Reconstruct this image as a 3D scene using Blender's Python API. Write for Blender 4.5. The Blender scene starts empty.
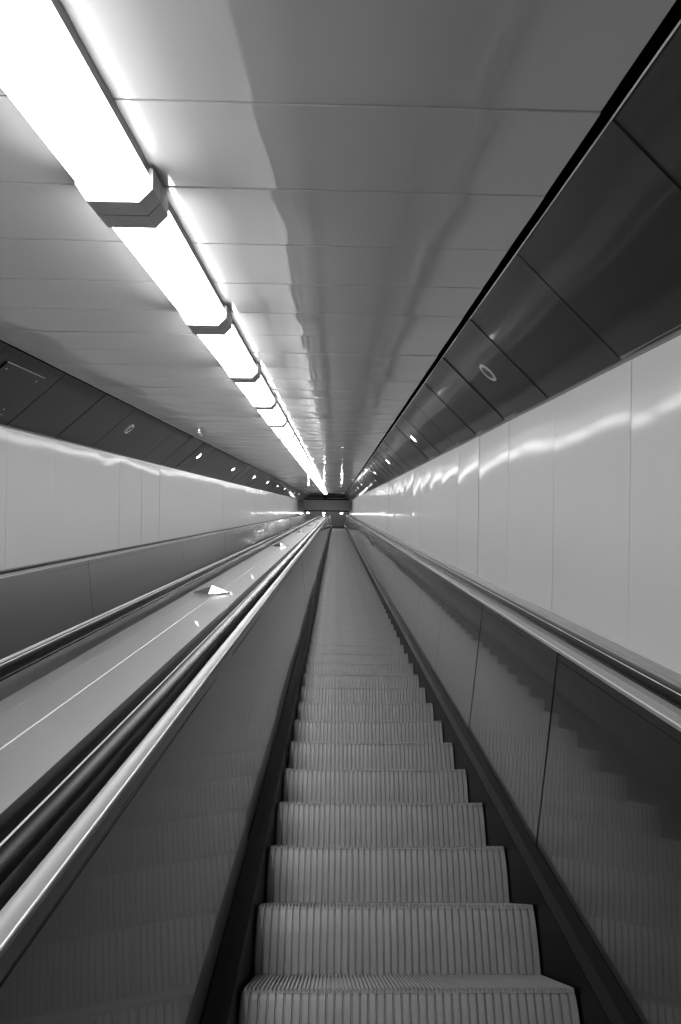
import bpy, math, random
from mathutils import Matrix, Vector

random.seed(7)
sc = bpy.context.scene
col = sc.collection
TH = math.radians(29.0)            # slope of the escalators
F = 690.0                          # focal length in pixels of the 681x1024 frame
CAM = Vector((0.0, 0.0, 6.0))
ST, CT = math.sin(TH), math.cos(TH)

# ---------------------------------------------------------------- sloping frame: u right, y up the slope, v away from the slope
def W(u, y, v):
    return CAM + Vector((u, y * CT - v * ST, y * ST + v * CT))

# measured cross-section (metres, eye = origin)
NOSE = -1.506                      # line of the step nosings
UC, UC2 = 0.242, -1.88             # middle of the near and of the far escalator
VC = 1.104                         # ceiling
UR, UL = 1.22, -2.80               # side walls
KR, KL = 0.705, -2.28              # ceiling edges
VT = 0.640                         # top of the walls
VB = -0.60                         # decks
Y0, YE = -2.5, 57.5                # start of what is built, end of the slope
YT = 59.1                          # end of the tunnel ceiling

# ---------------------------------------------------------------- materials
def mat(name, base, rough=0.4, metal=0.0, spec=0.5, emit=0.0, aniso=0.0, coat=0.0, coat_r=0.05, noise=0.0, nscale=6.0, stretch=(1, 1, 1), bump=0.0):
    m = bpy.data.materials.new(name); m.use_nodes = True
    nt = m.node_tree; b = nt.nodes['Principled BSDF']
    b.inputs['Base Color'].default_value = (base, base, base, 1)
    b.inputs['Roughness'].default_value = rough
    b.inputs['Metallic'].default_value = metal
    b.inputs['Specular IOR Level'].default_value = spec
    b.inputs['Coat Weight'].default_value = coat
    b.inputs['Coat Roughness'].default_value = coat_r
    if emit:
        b.inputs['Emission Color'].default_value = (1, 1, 1, 1)
        b.inputs['Emission Strength'].default_value = emit
    if aniso:
        b.inputs['Anisotropic'].default_value = aniso
        t = nt.nodes.new('ShaderNodeTangent'); t.direction_type = 'UV_MAP'; t.uv_map = 'UVMap'
        nt.links.new(t.outputs[0], b.inputs['Tangent'])
    if noise or bump:
        tc = nt.nodes.new('ShaderNodeTexCoord'); mp = nt.nodes.new('ShaderNodeMapping')
        mp.inputs['Scale'].default_value = stretch
        nz = nt.nodes.new('ShaderNodeTexNoise'); nz.inputs['Scale'].default_value = nscale; nz.inputs['Detail'].default_value = 4
        nt.links.new(tc.outputs['Object'], mp.inputs[0]); nt.links.new(mp.outputs[0], nz.inputs['Vector'])
        if noise:
            r = nt.nodes.new('ShaderNodeMapRange')
            r.inputs['To Min'].default_value = base * (1 - noise); r.inputs['To Max'].default_value = base * (1 + noise)
            nt.links.new(nz.outputs[0], r.inputs[0]); nt.links.new(r.outputs[0], b.inputs['Base Color'])
        if bump:
            bp = nt.nodes.new('ShaderNodeBump'); bp.inputs['Strength'].default_value = bump; bp.inputs['Distance'].default_value = 0.01
            nt.links.new(nz.outputs[0], bp.inputs['Height']); nt.links.new(bp.outputs[0], b.inputs['Normal'])
    return m

M = {
    'wall': mat('white enamel wall panel', 0.62, 0.5, spec=0.05, coat=0.20, coat_r=0.10),
    'ceil': mat('pale satin ceiling panel', 0.49, 0.38, spec=0.3, coat=0.8, coat_r=0.03),
    'soffit': mat('dark enamel panel', 0.027, 0.34, spec=0.3, coat=0.35, coat_r=0.06),
    'black': mat('black gap', 0.004, 0.9, spec=0.0),
    'lamp': mat('lit opal diffuser', 0.8, 0.4, emit=17.0),
    'cap': mat('grey lamp cap', 0.50, 0.45, spec=0.4),
    'screw': mat('steel screw', 0.55, 0.3, metal=1.0),
    'rail': mat('grey lamp rail', 0.10, 0.5),
    'lit': mat('lit downlight lens', 0.8, 0.4, emit=40.0),
    'unlit': mat('unlit downlight lens', 0.10, 0.25),
    'ring': mat('pale downlight ring', 0.55, 0.35),
    'panel': mat('brushed dark balustrade steel', 0.225, 0.24, metal=1.0, aniso=0.88, coat=0.7, coat_r=0.03, noise=0.10, nscale=30, stretch=(40, .6, 40)),
    'panel_far_lit': mat('brushed balustrade steel brightened for far side', 0.28, 0.30, metal=1.0, aniso=0.92, coat=0.95, coat_r=0.025, noise=0.10, nscale=30, stretch=(40, .6, 40)),  # same steel as panel; lighter base and blur stand in for reflected light
    'deck': mat('brushed pale deck steel', 0.54, 0.30, metal=1.0, aniso=0.92, coat=0.25, coat_r=0.03, noise=0.06, nscale=24, stretch=(30, .4, 30)),
    'strip': mat('satin grey strip', 0.28, 0.30, spec=0.22),
    'guide': mat('grey handrail guide', 0.34, 0.3, spec=0.4),
    'seam': mat('bright deck seam', 0.6, 0.4),
    'bead': mat('bright aluminium bead', 0.70, 0.42, metal=0.8),
    'skirt': mat('black lacquered skirt', 0.003, 0.34, spec=0.05),
    'cover': mat('dark skirt cover', 0.004, 0.5, spec=0.06),
    'rubber': mat('black handrail rubber', 0.004, 0.22, spec=0.03),
    'riser': mat('grey cast aluminium riser', 0.34, 0.45, metal=0.35, noise=0.18, nscale=9),
    'tread': mat('grey cast aluminium tread', 0.34, 0.45, metal=0.35, noise=0.18, nscale=9),
    'stop': mat('polished steel wedge', 0.80, 0.16, metal=1.0),
    'ledge': mat('grey enamel ledge', 0.33, 0.25, spec=0.5),
    'hall': mat('dark hall ceiling', 0.20, 0.35, coat=0.5),
    'hallwall': mat('dark hall wall', 0.25, 0.4),
    'floor': mat('grey stone floor', 0.22, 0.35, noise=0.2, nscale=12),
    'lintel': mat('grey lintel', 0.32, 0.4),
}

# ---------------------------------------------------------------- mesh helpers
class MB:
    def __init__(s): s.v = []; s.f = []; s.m = []; s.uv = []
    def face(s, pts, mi=0, uv=None):
        i = len(s.v); s.v += [tuple(p) for p in pts]
        s.f.append(tuple(range(i, i + len(pts)))); s.m.append(mi)
        s.uv += uv if uv else [(p[0] + p[2], p[1]) for p in pts]
    def box(s, a, b, mi=0):
        x0, y0, z0 = a; x1, y1, z1 = b
        P = [(x0,y0,z0),(x1,y0,z0),(x1,y1,z0),(x0,y1,z0),(x0,y0,z1),(x1,y0,z1),(x1,y1,z1),(x0,y1,z1)]
        for q in ((0,3,2,1),(4,5,6,7),(0,1,5,4),(1,2,6,5),(2,3,7,6),(3,0,4,7)):
            s.face([P[k] for k in q], mi)
    def prism(s, prof, y0, y1, mi=0):             # closed section in (x,z) along y, counter-clockwise seen from +y end reversed
        s.sweep(prof, [(y0, 0, 0), (y1, 0, 0)], mi)
    def sweep(s, prof, path, mi=0, closed=True):
        base = len(s.v); n = len(prof)
        per = [0.0]
        for i in range(n):
            a, b = prof[i], prof[(i + 1) % n]; per.append(per[-1] + math.hypot(b[0] - a[0], b[1] - a[1]))
        L = [0.0]
        for i in range(1, len(path)): L.append(L[-1] + math.hypot(path[i][0] - path[i-1][0], path[i][1] - path[i-1][1]))
        for (y, z, al) in path:
            for (x, h) in prof: s.v.append((x, y + h * math.sin(al), z + h * math.cos(al)))
        for j in range(len(path) - 1):
            for i in range(n if closed else n - 1):
                k = (i + 1) % n
                s.f.append((base + j*n + i, base + j*n + k, base + (j+1)*n + k, base + (j+1)*n + i)); s.m.append(mi)
                s.uv += [(per[i], L[j]), (per[i+1], L[j]), (per[i+1], L[j+1]), (per[i], L[j+1])]
        if closed:
            s.f.append(tuple(base + i for i in range(n))[::-1]); s.m.append(mi); s.uv += [(p[0], p[1]) for p in prof[::-1]]
            e = base + (len(path) - 1) * n
            s.f.append(tuple(e + i for i in range(n))); s.m.append(mi); s.uv += [(p[0], p[1]) for p in prof]
    def lathe(s, prof, c, ax, ay, az, n=24, mi=0):   # prof: (radius, height)
        c, ax, ay, az = map(Vector, (c, ax, ay, az))
        for j in range(len(prof) - 1):
            (r0, h0), (r1, h1) = prof[j], prof[j + 1]
            for i in range(n):
                a, b = 2*math.pi*i/n, 2*math.pi*(i+1)/n
                P = lambda r, h, t: c + ax*(r*math.cos(t)) + ay*(r*math.sin(t)) + az*h
                q = [P(r0,h0,a), P(r0,h0,b), P(r1,h1,b), P(r1,h1,a)]
                if r0 < 1e-6: q = [q[0], q[2], q[3]]
                elif r1 < 1e-6: q = q[:3]
                s.face(q, mi)
    def mesh(s, name, mats, smooth=False, fix=False):
        me = bpy.data.meshes.new(name); me.from_pydata(s.v, [], s.f)
        for m in mats: me.materials.append(m)
        me.polygons.foreach_set('material_index', s.m)
        uv = me.uv_layers.new(name='UVMap'); uv.data.foreach_set('uv', [c for p in s.uv for c in p])
        if smooth: me.polygons.foreach_set('use_smooth', [True] * len(me.polygons))
        if fix:
            import bmesh
            b = bmesh.new(); b.from_mesh(me); bmesh.ops.remove_doubles(b, verts=b.verts, dist=1e-5)
            bmesh.ops.recalc_face_normals(b, faces=b.faces); b.to_mesh(me); b.free()
        me.update(); return me

def link(name, data, parent=None, loc=(0,0,0), rot=(0,0,0)):
    o = bpy.data.objects.new(name, data); col.objects.link(o)
    o.location = loc; o.rotation_euler = rot
    if parent: o.parent = parent
    return o

def tag(o, label=None, cat=None, group=None, kind=None):
    if label: o['label'] = label
    if cat: o['category'] = cat
    if group: o['group'] = group
    if kind: o['kind'] = kind
    return o

def root(name, u, y, v, label, cat, group=None):   # an Empty at the thing's base, tilted with the slope
    o = link(name, None, None, W(u, y, v), (TH, 0, 0)); o.empty_display_size = 0.1
    return tag(o, label, cat, group)

def struct(name, mb, mats, smooth=False):          # setting, written in (u, y, v)
    o = link(name, mb.mesh(name, mats, smooth), None, CAM, (TH, 0, 0)); o['kind'] = 'structure'
    return o

ORD = ['first','second','third','fourth','fifth','sixth','seventh','eighth','ninth','tenth','eleventh','twelfth','thirteenth','fourteenth',
       'fifteenth','sixteenth','seventeenth','eighteenth','nineteenth','twentieth','twenty-first','twenty-second','twenty-third','twenty-fourth',
       'twenty-fifth','twenty-sixth','twenty-seventh','twenty-eighth','twenty-ninth','thirtieth','thirty-first','thirty-second','thirty-third','thirty-fourth']

# ---------------------------------------------------------------- setting: panelled tunnel
def panelled(name, p0, p1, out, pitch, phase, y0, y1, mat_panel, tilt, tjit, sag, gap=0.004, nx=10, ny=5, wob=0.0):
    """A strip of separate sheet panels from section point p0 to p1; `out` points to the room. Each sheet is slightly sprung."""
    mb = MB()
    du, dv = p1[0] - p0[0], p1[1] - p0[1]; L = math.hypot(du, dv); du /= L; dv /= L
    o = out
    k0 = math.ceil((y0 - phase) / pitch); edges = [y0] + [phase + k*pitch for k in range(k0, int((y1 - phase)/pitch) + 1)] + [y1]
    edges = [e for i, e in enumerate(edges) if i == 0 or e - edges[i-1] > 0.02]
    for a, b in zip(edges, edges[1:]):
        a2, b2 = a + gap/2, b - gap/2
        ty = tilt + random.gauss(0, tjit); tx = random.gauss(0, tjit * .6)
        s1 = sag * random.uniform(.4, 1.4); ph = random.uniform(0, 6.28); w2 = wob * random.uniform(.5, 1.3)
        base = len(mb.v)
        for j in range(ny + 1):
            fy = j / ny
            for i in range(nx + 1):
                fx = i / nx
                h = (fy - .5) * (b2 - a2) * ty + (fx - .5) * L * tx * .5 + s1 * (1 - (2*fy - 1)**2) * math.sin(math.pi * min(max(fx, .0), 1.)) ** .5 if 0 < fx < 1 else (fy - .5) * (b2 - a2) * ty + (fx - .5) * L * tx * .5
                h += w2 * (math.sin(fx * L * 9 + ph) * math.sin(math.pi * fy) + .6 * math.sin(fx * L * 6 + ph * 2) * math.sin(2 * math.pi * fy))
                x = p0[0] + du * L * fx + o[0] * h; z = p0[1] + dv * L * fx + o[1] * h
                mb.v.append((x, a2 + (b2 - a2) * fy, z))
        for j in range(ny):
            for i in range(nx):
                q = (base + j*(nx+1) + i, base + j*(nx+1) + i + 1, base + (j+1)*(nx+1) + i + 1, base + (j+1)*(nx+1) + i)
                mb.f.append(q); mb.m.append(0); mb.uv += [(mb.v[t][0] + mb.v[t][2], mb.v[t][1]) for t in q]
        for j in (0, ny):                       # folded back edges of the sheet
            for i in range(nx):
                A, B = mb.v[base + j*(nx+1) + i], mb.v[base + j*(nx+1) + i + 1]
                mb.face([A, B, (B[0] - o[0]*.012, B[1], B[2] - o[1]*.012), (A[0] - o[0]*.012, A[1], A[2] - o[1]*.012)])
    # black backing sheet behind the gaps
    d = 0.03
    q = [(p0[0] - o[0]*d, y0, p0[1] - o[1]*d), (p1[0] - o[0]*d, y0, p1[1] - o[1]*d), (p1[0] - o[0]*d, y1, p1[1] - o[1]*d), (p0[0] - o[0]*d, y1, p0[1] - o[1]*d)]
    mb.face(q, 1)
    ob = struct(name, mb, [mat_panel, M['black']])
    me = ob.data; me.polygons.foreach_set('use_smooth', [True] * (len(me.polygons) - 1) + [False])
    return ob

T = 0.51
panelled('wall_right', (UR, VT), (UR, VB), (-1, 0), 1.02, 2.86, Y0, YT + 3, M['wall'], 0.0, 0.004, 0.0045, gap=.005, nx=18, ny=8, wob=.0022)
panelled('wall_left', (UL, VB), (UL, VT), (1, 0), 1.02, 6.92, Y0, YT + 3, M['wall'], 0.0, 0.004, 0.0045, gap=.005, nx=18, ny=8, wob=.0022)
panelled('ceiling', (KL, VC), (KR, VC), (0, -1), 0.51, 1.89, Y0, YT, M['ceil'], -0.005, 0.003, 0.0022, gap=.005, nx=54, ny=8, wob=.0016)
s2 = math.sqrt(.5)
panelled('trim_1', (KR + .042, VC + .0), (UR - .012, VT + .016), (-.68, -.733), 1.02, 1.92, Y0, YT, M['soffit'], -0.003, 0.003, 0.001, gap=.002, nx=12, ny=8, wob=.0020)
panelled('trim_2', (UL + .010, VT + .014), (KL - .016, VC - .006), (.68, -.733), 1.02, 5.86, Y0, YT, M['soffit'], -0.003, 0.003, 0.001, gap=.002, nx=12, ny=8, wob=.0020)
mb = MB(); mb.prism([(KR - .02, VC + .03), (KR + .06, VC + .03), (KR + .06, VC + .05), (KR - .02, VC + .05)], Y0, YT); mb.prism([(KR + .06, VC - .01), (KR + .066, VC - .01), (KR + .066, VC + .05), (KR + .06, VC + .05)], Y0, YT)
mb.prism([(KL - .04, VC + .03), (KL + .02, VC + .03), (KL + .02, VC + .05), (KL - .04, VC + .05)], Y0, YT); struct('trim_8', mb, [M['black']])
# slim metal trims: ceiling edge beside the black slot, foot of the soffits, foot of the walls
mb = MB(); mb.prism([(KR + .040, VC + .002), (KR + .042, VC - .004), (KR + .044, VC - .003), (KR + .043, VC + .003)], Y0, YT); struct('trim_3', mb, [M['cap']])
mb = MB(); mb.prism([(UR - .004, VT + .012), (UR - .022, VT + .026), (UR - .018, VT + .032), (UR, VT + .018)], Y0, YT); struct('trim_4', mb, [M['strip']])
mb = MB(); mb.prism([(UR - .002, VB + .0), (UR - .008, VB + .0), (UR - .008, VB + .03), (UR - .002, VB + .03)], Y0, YT + 3); struct('baseboard_right', mb, [M['ledge']])
mb = MB(); mb.prism([(UL + .002, VB + .0), (UL + .008, VB + .0), (UL + .008, VB + .03), (UL + .002, VB + .03)], Y0, YT + 3); struct('baseboard_left', mb, [M['ledge']])

# ---------------------------------------------------------------- path of the escalators: straight, then bending to the level landing
RB = 2.7
PATH = [(Y0, 0, 0), (YE, 0, 0)] + [(YE + RB*math.sin(TH*i/10), -RB*(1 - math.cos(TH*i/10)), TH*i/10) for i in range(1, 11)]
e = PATH[-1]; PATH.append((e[0] + 2.2*math.cos(TH), e[1] - 2.2*math.sin(TH), TH))
def shift(path, d): return path
PEND = PATH[-1]

# ---------------------------------------------------------------- escalator steps
SW = 1.044                                        # width of a step
TD = 0.40; TR = TD * math.tan(TH); PITCH = TD / CT
NR = 40
def riser_mesh():
    mb = MB(); p = SW / NR; x = -SW/2
    rows = [(-.004, -.006), (.000, -.012), (-.003, -.03), (-.005, -.06), (-.006, -.09), (-.004, -.15), (.004, -TR - .02)]   # gently bowed front
    xs = []
    for i in range(NR):
        a = x + i*p
        xs += [(a, .010), (a + .0035, .010), (a + .0055, .0), (a + p - .002, .0)]
    xs.append((x + SW, .010))
    base = 0
    for (yy, zz) in rows:
        for (xx, d) in xs:
            fr = min(1, max(0, -zz / .09)); ws = 1 + .012 * math.sqrt(fr * (2 - fr)) * min(1, max(0, (abs(xx) / (SW/2) - .85) / .15))
            mb.v.append((xx * ws, yy + d, zz))
    n = len(xs)
    for j in range(len(rows) - 1):
        for i in range(n - 1):
            q = (j*n + i, (j+1)*n + i, (j+1)*n + i + 1, j*n + i + 1)
            mb.f.append(q); mb.m.append(0); mb.uv += [(mb.v[t][0], mb.v[t][2]) for t in q]
    # side cheeks of the step body
    for sx in (-SW/2 * 1.0, SW/2 * 1.0):
        mb.face([(sx, .007, -.008), (sx, TD, -.012), (sx, .05, -TR - .02), (sx, .015, -TR - .02)])
    return mb
def tread_mesh():
    mb = MB(); n = NR * 2; p = SW / n; x = -SW/2
    prof = []
    for i in range(n):
        a = x + i*p
        prof += [(a, -.010), (a + p*.42, -.010), (a + p*.5, 0), (a + p*.92, 0)]
    prof += [(x + SW, -.010)]
    y0, y1 = -.004, TD - .006
    for i in range(len(prof) - 1):
        (a, h), (b, g) = prof[i], prof[i+1]
        mb.face([(a, y0, h), (b, y0, g), (b, y1, g), (a, y1, h)])
        mb.face([(a, y0, -.014), (b, y0, -.014), (b, y0, g), (a, y0, h)])
    return mb
RISER = riser_mesh().mesh('riser', [M['riser']])
TREAD = tread_mesh().mesh('tread', [M['tread']])
_b = riser_mesh(); _t = tread_mesh(); o_ = len(_b.v); _b.v += _t.v; _b.f += [tuple(i + o_ for i in f) for f in _t.f]; _b.m += _t.m; _b.uv += _t.uv
STEP = _b.mesh('step', [M['riser']])

Z0 = 2.168                                        # distance of the first nosing in view

def handrail_section(r0, r1, n0, n1):
    c = (r0 + r1)/2; hw_ = (r1 - r0)/2; out = []
    A = math.radians(27); rad = (hw_ - .004)/math.sin(A); sg = rad*(1 - math.cos(A))
    out += [(r0 + .004, n0), (r0, n0 + .004), (r0, n1 - sg - .006), (r0 + .0015, n1 - sg - .002)]
    for i in range(17):                           # gently crowned top
        a = -A + 2*A*i/16; out.append((c + rad*math.sin(a), n1 - rad + rad*math.cos(a)))
    out += [(r1 - .0015, n1 - sg - .002), (r1, n1 - sg - .006), (r1, n0 + .004), (r1 - .004, n0)]
    return out[::-1]

def mirrored(prof, s): return prof if s > 0 else [(-x, z) for x, z in prof][::-1]

PANEL_L = 1.45
NP0 = 4.27
def build_escalator(uc, label, steps, other=False):
    R = root('escalator', uc, 0, NOSE, label, 'escalator')
    def part(name, prof, s, m, path=PATH, smooth=False):
        mb = MB(); mb.sweep(mirrored(prof, s), path); me = mb.mesh(name, [m] if not isinstance(m, list) else m, smooth)
        if smooth:
            me.set_sharp_from_angle(angle=math.radians(35))
        return link(name, me, R)
    for s in (-1, 1):
        part('skirt', [(.533, -.42), (.548, -.42), (.548, .083), (.533, .083)], s, M['skirt'])
        part('skirt_cover', [(.531, .082), (.590, .086), (.594, .128), (.588, .131), (.562, .106), (.531, .092)], s, M['cover'])
        part('deck_profile', [(.671, .925), (.702, .925), (.704, .944), (.7035, .9482), (.702, .9495), (.698, .9495), (.692, .9484), (.685, .9462), (.678, .9438), (.671, .940)], s, M['strip'], smooth=True)
        mb = MB(); mb.sweep(mirrored([(.6712 + .0032*math.cos(t*math.pi/6), .9392 + .0032*math.sin(t*math.pi/6)) for t in range(12)], s), PATH)
        me = mb.mesh('edge_bead', [M['bead']], True); me.set_sharp_from_angle(angle=math.radians(50)); link('edge_bead', me, R)
        part('handrail_guide', [(.733, .880), (.828, .880), (.828, .950), (.733, .950)], s, M['guide'])
        part('gap_liner', [(.700, .870), (.862, .870), (.862, .886), (.829, .886), (.829, .882), (.732, .882), (.732, .886), (.700, .886)], s, M['black'])
        part('handrail', handrail_section(.729, .838, .951, .972), s, M['rubber'], smooth=True)
        part('handrail_stripe', [(.7675, .965), (.7725, .965), (.7725, .9712), (.7712, .9724), (.7688, .9724), (.7675, .9712)], s, M['seam'])
        # wall panels of the balustrade
        pr = mirrored([(.592, .128), (.604, .126), (.682, .925), (.670, .927)], s)
        lip = mirrored([(.668, .9), (.6695, .9), (.6715, .927), (.670, .927)], s)
        mb = MB(); mb.prism([(x - s*.64, z) for x, z in pr], -PANEL_L/2 + .0005, PANEL_L/2 - .0005)
        pm = mb.mesh('balustrade_panel', [M['panel_far_lit' if other else 'panel']])
        y = NP0 - PANEL_L * 4 + PANEL_L/2
        while y - PANEL_L/2 < YE - .01:
            L = min(PANEL_L, YE - (y - PANEL_L/2))
            o = link('balustrade_panel', pm, R, (s*.64, y - (PANEL_L - L)/2, 0), (0, 0, random.gauss(0.0, .0030)))
            if L < PANEL_L: o.scale = (1, L/PANEL_L, 1)
            y += PANEL_L
        mb = MB(); mb.sweep(pr, PATH[1:]); link('balustrade_panel', mb.mesh('balustrade_panel_bend', [M['panel_far_lit' if other else 'panel']]), R)
        # narrow recess line below the top edge
        rl = mirrored([(.6657, .897), (.6665, .897), (.6667, .8985), (.6659, .8985)], s)
        mb = MB(); mb.sweep(rl, PATH[:2]); link('shadow_gap', mb.mesh('shadow_gap', [M['black']]), R)
    # comb plate and landing at the top
    a = PATH[2 + 7]
    mb = MB(); mb.sweep([(-.52, -.02), (.52, -.02), (.52, .004), (-.52, .004)], PATH[9:])
    link('comb_plate', mb.mesh('comb_plate', [M['tread']]), R)
    k0 = -2; n = int((YE - Z0) / PITCH) + 2
    if steps:
        for k in range(k0, k0 + 100):
            if k < 36:
                o = link('step', RISER, R, (0, Z0 + k*PITCH, 0), (-TH, 0, 0)); link('tread', TREAD, o)
            else:
                link('step', STEP, R, (0, Z0 + k*PITCH, 0), (-TH, 0, 0))
        first = k0 + 100
    else: first = -2
    mb = MB()
    for k in range(first, n + 3):                 # the far run of steps
        y = Z0 + k*PITCH; drop = 0
        if y > YE: drop = -RB*(1 - math.cos(min(1, (y - YE)/(RB*TH)) * TH))
        c, s_ = math.cos(-TH), math.sin(-TH)
        rt = lambda px, py, pz: (px, y + py*c - pz*s_, drop + py*s_ + pz*c)
        h = SW/2
        mb.face([rt(-h, 0, 0), rt(-h, .01, -TR - .02), rt(h, .01, -TR - .02), rt(h, 0, 0)])
        mb.face([rt(-h, 0, 0), rt(h, 0, 0), rt(h, TD, 0), rt(-h, TD, 0)])
    o = link('step', mb.mesh('far_steps', [M['riser']]), R); o['kind'] = 'stuff'
    return R

E1 = build_escalator(UC, 'near escalator with grey ribbed metal steps climbing up the middle of the tunnel', True)
E2 = build_escalator(UC2, 'second escalator beyond the central deck, beside the left tunnel wall, its steps hidden', False, True)

# ---------------------------------------------------------------- decks
DN = VB - NOSE                                    # height of the decks above the nosing line
r = root('central_deck', (UC + UC2)/2, 0, NOSE, 'wide brushed metal deck with a thin centre line between the two escalators', 'deck')
hw = (UC - UC2)/2 - .862
pl = []
for side in (-1, 1):
    mb = MB(); mb.sweep([(x * side, z) for x, z in [(.0022, DN - .02), (hw, DN - .02), (hw, DN), (.0022, DN)]][::side], PATH)
    link('cover_plate', mb.mesh('cover_plate', [M['deck']]), r)
mb = MB(); mb.sweep([(-.003, DN - .01), (.003, DN - .01), (.003, DN + .002), (.001, DN + .003), (-.001, DN + .003), (-.003, DN + .002)], PATH)
link('joint_strip', mb.mesh('joint_strip', [M['seam']]), r)
mb = MB(); mb.prism([(-hw*.7, -.548), (hw*.7, -.548), (hw*.7, DN - .0205), (-hw*.7, DN - .0205)], Y0, YE); link('support_frame', mb.mesh('support_frame', [M['black']]), r)
mb = MB(); mb.sweep([(-hw*.62 - .001, DN - .005), (-hw*.62 + .001, DN - .005), (-hw*.62 + .001, DN + .0006), (-hw*.62 - .001, DN + .0006)], PATH)
link('joint_strip', mb.mesh('joint_strip', [M['strip']]), r)

a = UC + .862
r = root('side_deck', (a + UR)/2, 0, NOSE, 'narrow grey ledge between the near escalator handrail and the right wall', 'ledge')
hw2 = (UR - a)/2 - .010
mb = MB(); mb.sweep([(-hw2, DN - .02), (hw2, DN - .02), (hw2, DN), (-hw2*.2, DN), (-hw2, DN - .0)], PATH); link('ledge_plate', mb.mesh('ledge_plate', [M['ledge']]), r); mb = MB(); mb.prism([(-hw2*.7, -.548), (hw2*.7, -.548), (hw2*.7, DN - .0205), (-hw2*.7, DN - .0205)], Y0, YE); link('support_frame', mb.mesh('support_frame', [M['black']]), r)
a = UC2 - .862
r = root('side_deck', (a + UL)/2, 0, NOSE, 'thin ledge between the far escalator handrail and the left wall', 'ledge')
hw2 = (a - UL)/2 - .010
mb = MB(); mb.sweep([(-hw2, DN - .02), (hw2, DN - .02), (hw2, DN), (-hw2, DN)], PATH); link('ledge_plate', mb.mesh('ledge_plate', [M['ledge']]), r); mb = MB(); mb.prism([(-hw2*.7, -.548), (hw2*.7, -.548), (hw2*.7, DN - .0205), (-hw2*.7, DN - .0205)], Y0, YE); link('support_frame', mb.mesh('support_frame', [M['black']]), r)

mb = MB(); mb.prism([(UL, NOSE - .75), (UR, NOSE - .75), (UR, NOSE - .55), (UL, NOSE - .55)], Y0, YE + .6); struct('floor', mb, [M['floor']])
# ---------------------------------------------------------------- slide stoppers on the central deck
mb = MB()
hx, hy, bh, ah = .122, .10, .010, .050
C4 = [(-hx, 0), (0, -hy), (hx, 0), (0, hy)]
for i in range(4):
    p, q = C4[i], C4[(i + 1) % 4]
    mb.face([(p[0], p[1], 0), (q[0], q[1], 0), (q[0], q[1], bh), (p[0], p[1], bh)])
    mb.face([(p[0], p[1], bh), (q[0], q[1], bh), (0, .02, ah)])
mb.face([(x, y, 0) for x, y in C4[::-1]])
SM = mb.mesh('slide_stopper', [M['stop']])
for i in range(9):
    o = link('slide_stopper', SM, None, W(-.858, 4.78 + 6.0*i, VB + .0005), (TH, 0, 0))
    tag(o, f'{ORD[i]} polished metal slide stopper on the central deck, counted from the near end', 'slide stopper', 'slide stoppers along the central deck')

# ---------------------------------------------------------------- ceiling lamps
LV = .985 - VC                                    # bottom of the lamps below the ceiling
UCL = -.742
sec = [(-.075, LV), (.075, LV), (.118, LV + .044), (.118, -.048), (-.112, -.048), (-.112, LV + .054)]
def grow(s_, d): return [(x + (d if x > 0 else -d), z - (d if z < -.06 else -.03)) for x, z in s_]
LL = 1.5
mb = MB(); mb.prism(sec, .10, LL - .10); DIFF = mb.mesh('diffuser', [M['lamp']])
mb = MB(); mb.prism(grow(sec, .009), .004, .104); CAP0 = mb.mesh('end_cap', [M['cap']])
mb = MB(); mb.prism(grow(sec, .009), LL - .104, LL - .004); CAP1 = mb.mesh('end_cap', [M['cap']])
mb = MB(); mb.prism([(-.114, -.047), (.114, -.047), (.114, -.006), (-.114, -.006)], .004, LL - .004); HOUS = mb.mesh('housing', [M['rail']])
def screw(y):
    b = MB(); b.lathe([(0, -.005), (.006, -.005), (.009, 0)], (0, y, LV - .009), (1,0,0), (0,1,0), (0,0,1), 10); b.lathe([(0, -.0052), (.003, -.0052)], (0, y, LV - .009), (1,0,0), (0,1,0), (0,0,1), 6)
    return b.mesh('screw', [M['screw']])
SC0, SC1 = screw(.054), screw(LL - .054)
n_l = 0
for k in range(-3, 31):
    y = 2.34 + LL*k
    vis = k + 1
    if vis < 0: lab = ['second fluorescent lamp behind the viewer at the near end of the row', 'fluorescent lamp straight above the viewer, just before the first one in view'][k + 3]
    elif vis == 0: lab = 'nearest fluorescent lamp in view, cut off at the top left corner'
    else: lab = f'{ORD[vis]} fluorescent ceiling lamp of the row, counted from the top left corner'
    r = root('fluorescent_lamp', UCL, y, VC, lab, 'lamp', 'row of fluorescent ceiling lamps')
    link('diffuser', DIFF, r); link('housing', HOUS, r)
    a = link('end_cap', CAP0, r); b = link('end_cap', CAP1, r)
    if k < 6: link('screw', SC0, a); link('screw', SC1, b)
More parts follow.
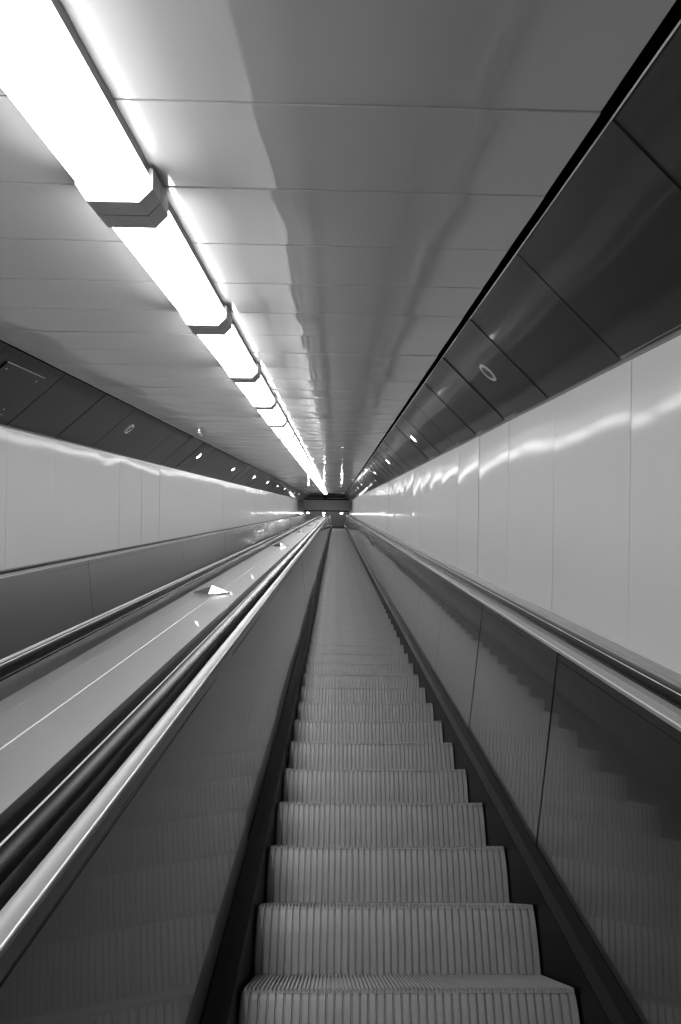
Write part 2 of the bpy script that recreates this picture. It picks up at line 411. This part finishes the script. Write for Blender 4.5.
# ---------------------------------------------------------------- downlights
def downlight(u, y, v, nrm, along, lit, label, group, rad=.075, name='downlight'):
    r = root(name, u, y, v, label, 'downlight', group)
    nrm = Vector(nrm).normalized(); along = Vector(along); r.location = W(u + nrm.x*.011, y, v + nrm.z*.011); bi = nrm.cross(along)
    b = MB(); b.lathe([(rad*.68, -.002), (rad*.72, .008), (rad*.96, .006), (rad, -.002), (rad, -.018)], (0,0,0), along, bi, nrm, 28)
    link('trim_ring', b.mesh('trim_ring', [M['ring']], True), r)
    b = MB(); b.lathe([(0, .004), (rad*.4, .0035), (rad*.68, .003)], (0,0,0), along, bi, nrm, 28)
    link('lens', b.mesh('lens', [M['lit'] if lit else M['unlit']]), r)
def soffit(side, t): return (KR + .042 + t, VC - .9*t) if side > 0 else (KL - .016 - t, VC - .006 - .9*t)
for i in range(11):
    u, v = soffit(1, .225); y = 4.45 + 4.25*i
    downlight(u, y, v, (-.68, 0, -.733), (0, 1, 0), i > 0,
        'unlit round downlight in the dark right soffit, nearest of its row' if i == 0 else f'{ORD[i-1]} lit downlight in the dark right soffit, counted beyond the unlit one', 'downlights in the right soffit')
for i in range(10):
    u, v = soffit(-1, .20); y = 8.3 + 4.2*i
    downlight(u, y, v, (.68, 0, -.733), (0, 1, 0), i > 0,
        'unlit round downlight in the dark left soffit, nearest of its row' if i == 0 else f'{ORD[i-1]} lit downlight in the dark left soffit, counted beyond the unlit one', 'downlights in the left soffit')
for u, nm in ((-2.30, 'left'), (-.80, 'middle'), (.50, 'right')):
    downlight(u, 49.6, VC - .004, (0, 0, -1), (0, 1, 0), True, f'{nm} one of three lit downlights across the ceiling where the lamp row ends', 'downlights across the top of the ceiling', .13)

# ---------------------------------------------------------------- access hatch in the left soffit
un = Vector((-.7433, 0, -.669)); nn = Vector((.669, 0, -.7433))
u, v = soffit(-1, .25); u += .005; v -= .005
r = root('access_hatch', u, 5.3, v, 'square access hatch with screws in the dark left soffit', 'hatch')
def onp(a, y, h): return Vector((0, y, 0)) + un*a + nn*h
def slab(b, a0, a1, y0, y1, h0, h1):
    P = [onp(a, y, h) for h in (h0, h1) for (a, y) in ((a0,y0),(a1,y0),(a1,y1),(a0,y1))]
    for q in ((0,3,2,1),(4,5,6,7),(0,1,5,4),(1,2,6,5),(2,3,7,6),(3,0,4,7)): b.face([P[k] for k in q])
b = MB(); slab(b, -.222, .222, -.31, .31, .001, .0075); link('hatch_door', b.mesh('hatch_door', [M['soffit']]), r)
b = MB()
for (a0,a1,y0,y1) in ((-.227,.227,-.315,-.311),(-.227,.227,.311,.315)): slab(b, a0, a1, y0, y1, .001, .004)
link('seal', b.mesh('seal', [M['black']]), r)
b = MB()
for (a0,a1,y0,y1) in ((-.227,-.2225,-.315,.315),(.2225,.227,-.315,.315)): slab(b, a0, a1, y0, y1, .001, .0078)
link('edge_trim', b.mesh('edge_trim', [M['cap']]), r)
for a in (-.17, .17):
    for y in (-.25, .25):
        b = MB(); b.lathe([(0, .004), (.007, .003), (.009, 0)], onp(a, y, .0075), (0,1,0), nn.cross(Vector((0,1,0))), nn, 10); link('screw', b.mesh('screw', [M['screw']]), r)

# ---------------------------------------------------------------- landing hall at the top (level, in world axes)
pe = PEND; top = W(0, pe[0], NOSE + pe[1])        # end of the level run
zf = top.z + .0
yh = top.y
def hbox(name, a, b_, m, kind='structure'):
    mbx = MB(); mbx.box(a, b_); o = link(name, mbx.mesh(name, [m])); o['kind'] = kind; return o
cut = W(0, YT, VC)
hc = zf + 2.47
hbox('floor_upper', (UL - 2, yh, zf - .2), (UR + 2, yh + 9, zf), M['floor'])
hbox('ceiling_upper', (UL - 2, cut.y + .02, hc), (UR + 2, yh + 9, hc + .2), M['hall'])
hbox('wall_back', (UL - 2, yh + 9, zf - .2), (UR + 2, yh + 9.2, hc + .2), M['hallwall'])
hbox('trim_5', (UL, cut.y, hc - .02), (UR, cut.y + .15, cut.z + .3), M['lintel'])
hbox('trim_6', (UL, cut.y + .16, hc - .07), (UR, cut.y + .26, hc), M['black'])
hbox('trim_7', (UL, cut.y + 2.25, hc - .03), (UR, cut.y + 2.36, hc), M['black'])
for sx, nm in ((UL - .2, 'wall_west'), (UR, 'wall_east')):
    hbox(nm, (sx, cut.y + .6, zf - 1.2), (sx + .2, yh + 3, hc), M['hallwall'])
for u, nm in ((-2.45, 'left'), (-1.06, 'middle'), (.52, 'right')):
    b = MB(); rad = .15
    rr = link('downlight', None, None, (u, cut.y + 2.70, hc)); tag(rr, f'{nm} one of three lit downlights in the landing hall ceiling at the top', 'downlight', 'downlights in the landing hall')
    b.lathe([(rad*.75, -.004), (rad*.8, -.03), (rad, -.02), (rad*1.02, .0)], (0,0,0), (1,0,0), (0,1,0), (0,0,1), 28); link('trim_ring', b.mesh('trim_ring', [M['ring']], True), rr)
    b = MB(); b.lathe([(0, -.05), (rad*.4, -.04), (rad*.75, -.012)], (0,0,0), (1,0,0), (0,1,0), (0,0,1), 28); link('lens', b.mesh('lens', [M['lit']]), rr)
    for dy in (0, 3.5):  # spots under the downlights; added rear row has no fixtures, brightens the hall
        L = bpy.data.lights.new('downlight_fill_spot', 'SPOT'); L.energy = 160; L.spot_size = 2.4; L.spot_blend = .6; L.shadow_soft_size = .08
        link('downlight_fill_spot', L, None, (u, cut.y + 2.70 + dy, hc - .07))
rr = link('security_camera', None, None, (-.90, cut.y - .02, hc - .03)); tag(rr, 'small dark security camera hanging on the lintel at the top of the tunnel', 'camera')
b = MB(); b.box((-.03, -.10, -.02), (.03, .02, .05)); link('bracket', b.mesh('bracket', [M['black']]), rr)
b = MB(); b.lathe([(0, -.16), (.05, -.145), (.09, -.10), (.10, -.04), (.10, -.02), (0, -.02)], (0,-.12,0), (1,0,0), (0,1,0), (0,0,1), 20); link('dome', b.mesh('dome', [M['black']], True), rr)

# ---------------------------------------------------------------- world and camera
w = bpy.data.worlds.new('World'); sc.world = w; w.use_nodes = True
w.node_tree.nodes['Background'].inputs[0].default_value = (.5, .5, .5, 1)
w.node_tree.nodes['Background'].inputs[1].default_value = .25

cam = bpy.data.cameras.new('camera'); co = link('camera', cam); sc.camera = co
cam.sensor_fit = 'AUTO'; cam.sensor_width = 36.0; cam.lens = 36.0 * F / 1024
cam.clip_start = .02; cam.clip_end = 300
PSI, PHI = math.radians(1.2), .0146
d = Vector((0, CT, ST)); n = Vector((0, -ST, CT)); x = Vector((1, 0, 0))
fw = d*math.cos(PSI) + x*math.sin(PSI); ri = x*math.cos(PSI) - d*math.sin(PSI)
up2 = n*math.cos(PHI) - ri*math.sin(PHI); ri2 = ri*math.cos(PHI) + n*math.sin(PHI)
m = Matrix((ri2, up2, -fw)).transposed().to_4x4(); m.translation = CAM - x*.011
co.matrix_world = m
ppx = 335.5 + F*math.tan(PSI); ppy = 508.5
cam.shift_x = (340.5 - ppx)/1024; cam.shift_y = (ppy - 512)/1024

sc.view_settings.view_transform = 'Standard'; sc.view_settings.look = 'None'
sc.view_settings.gamma = 1; sc.view_settings.use_curve_mapping = False
sc.view_settings.exposure = 0.0
sc.cycles.use_denoising = True
sc.cycles.max_bounces = 12; sc.cycles.glossy_bounces = 6; sc.cycles.diffuse_bounces = 6
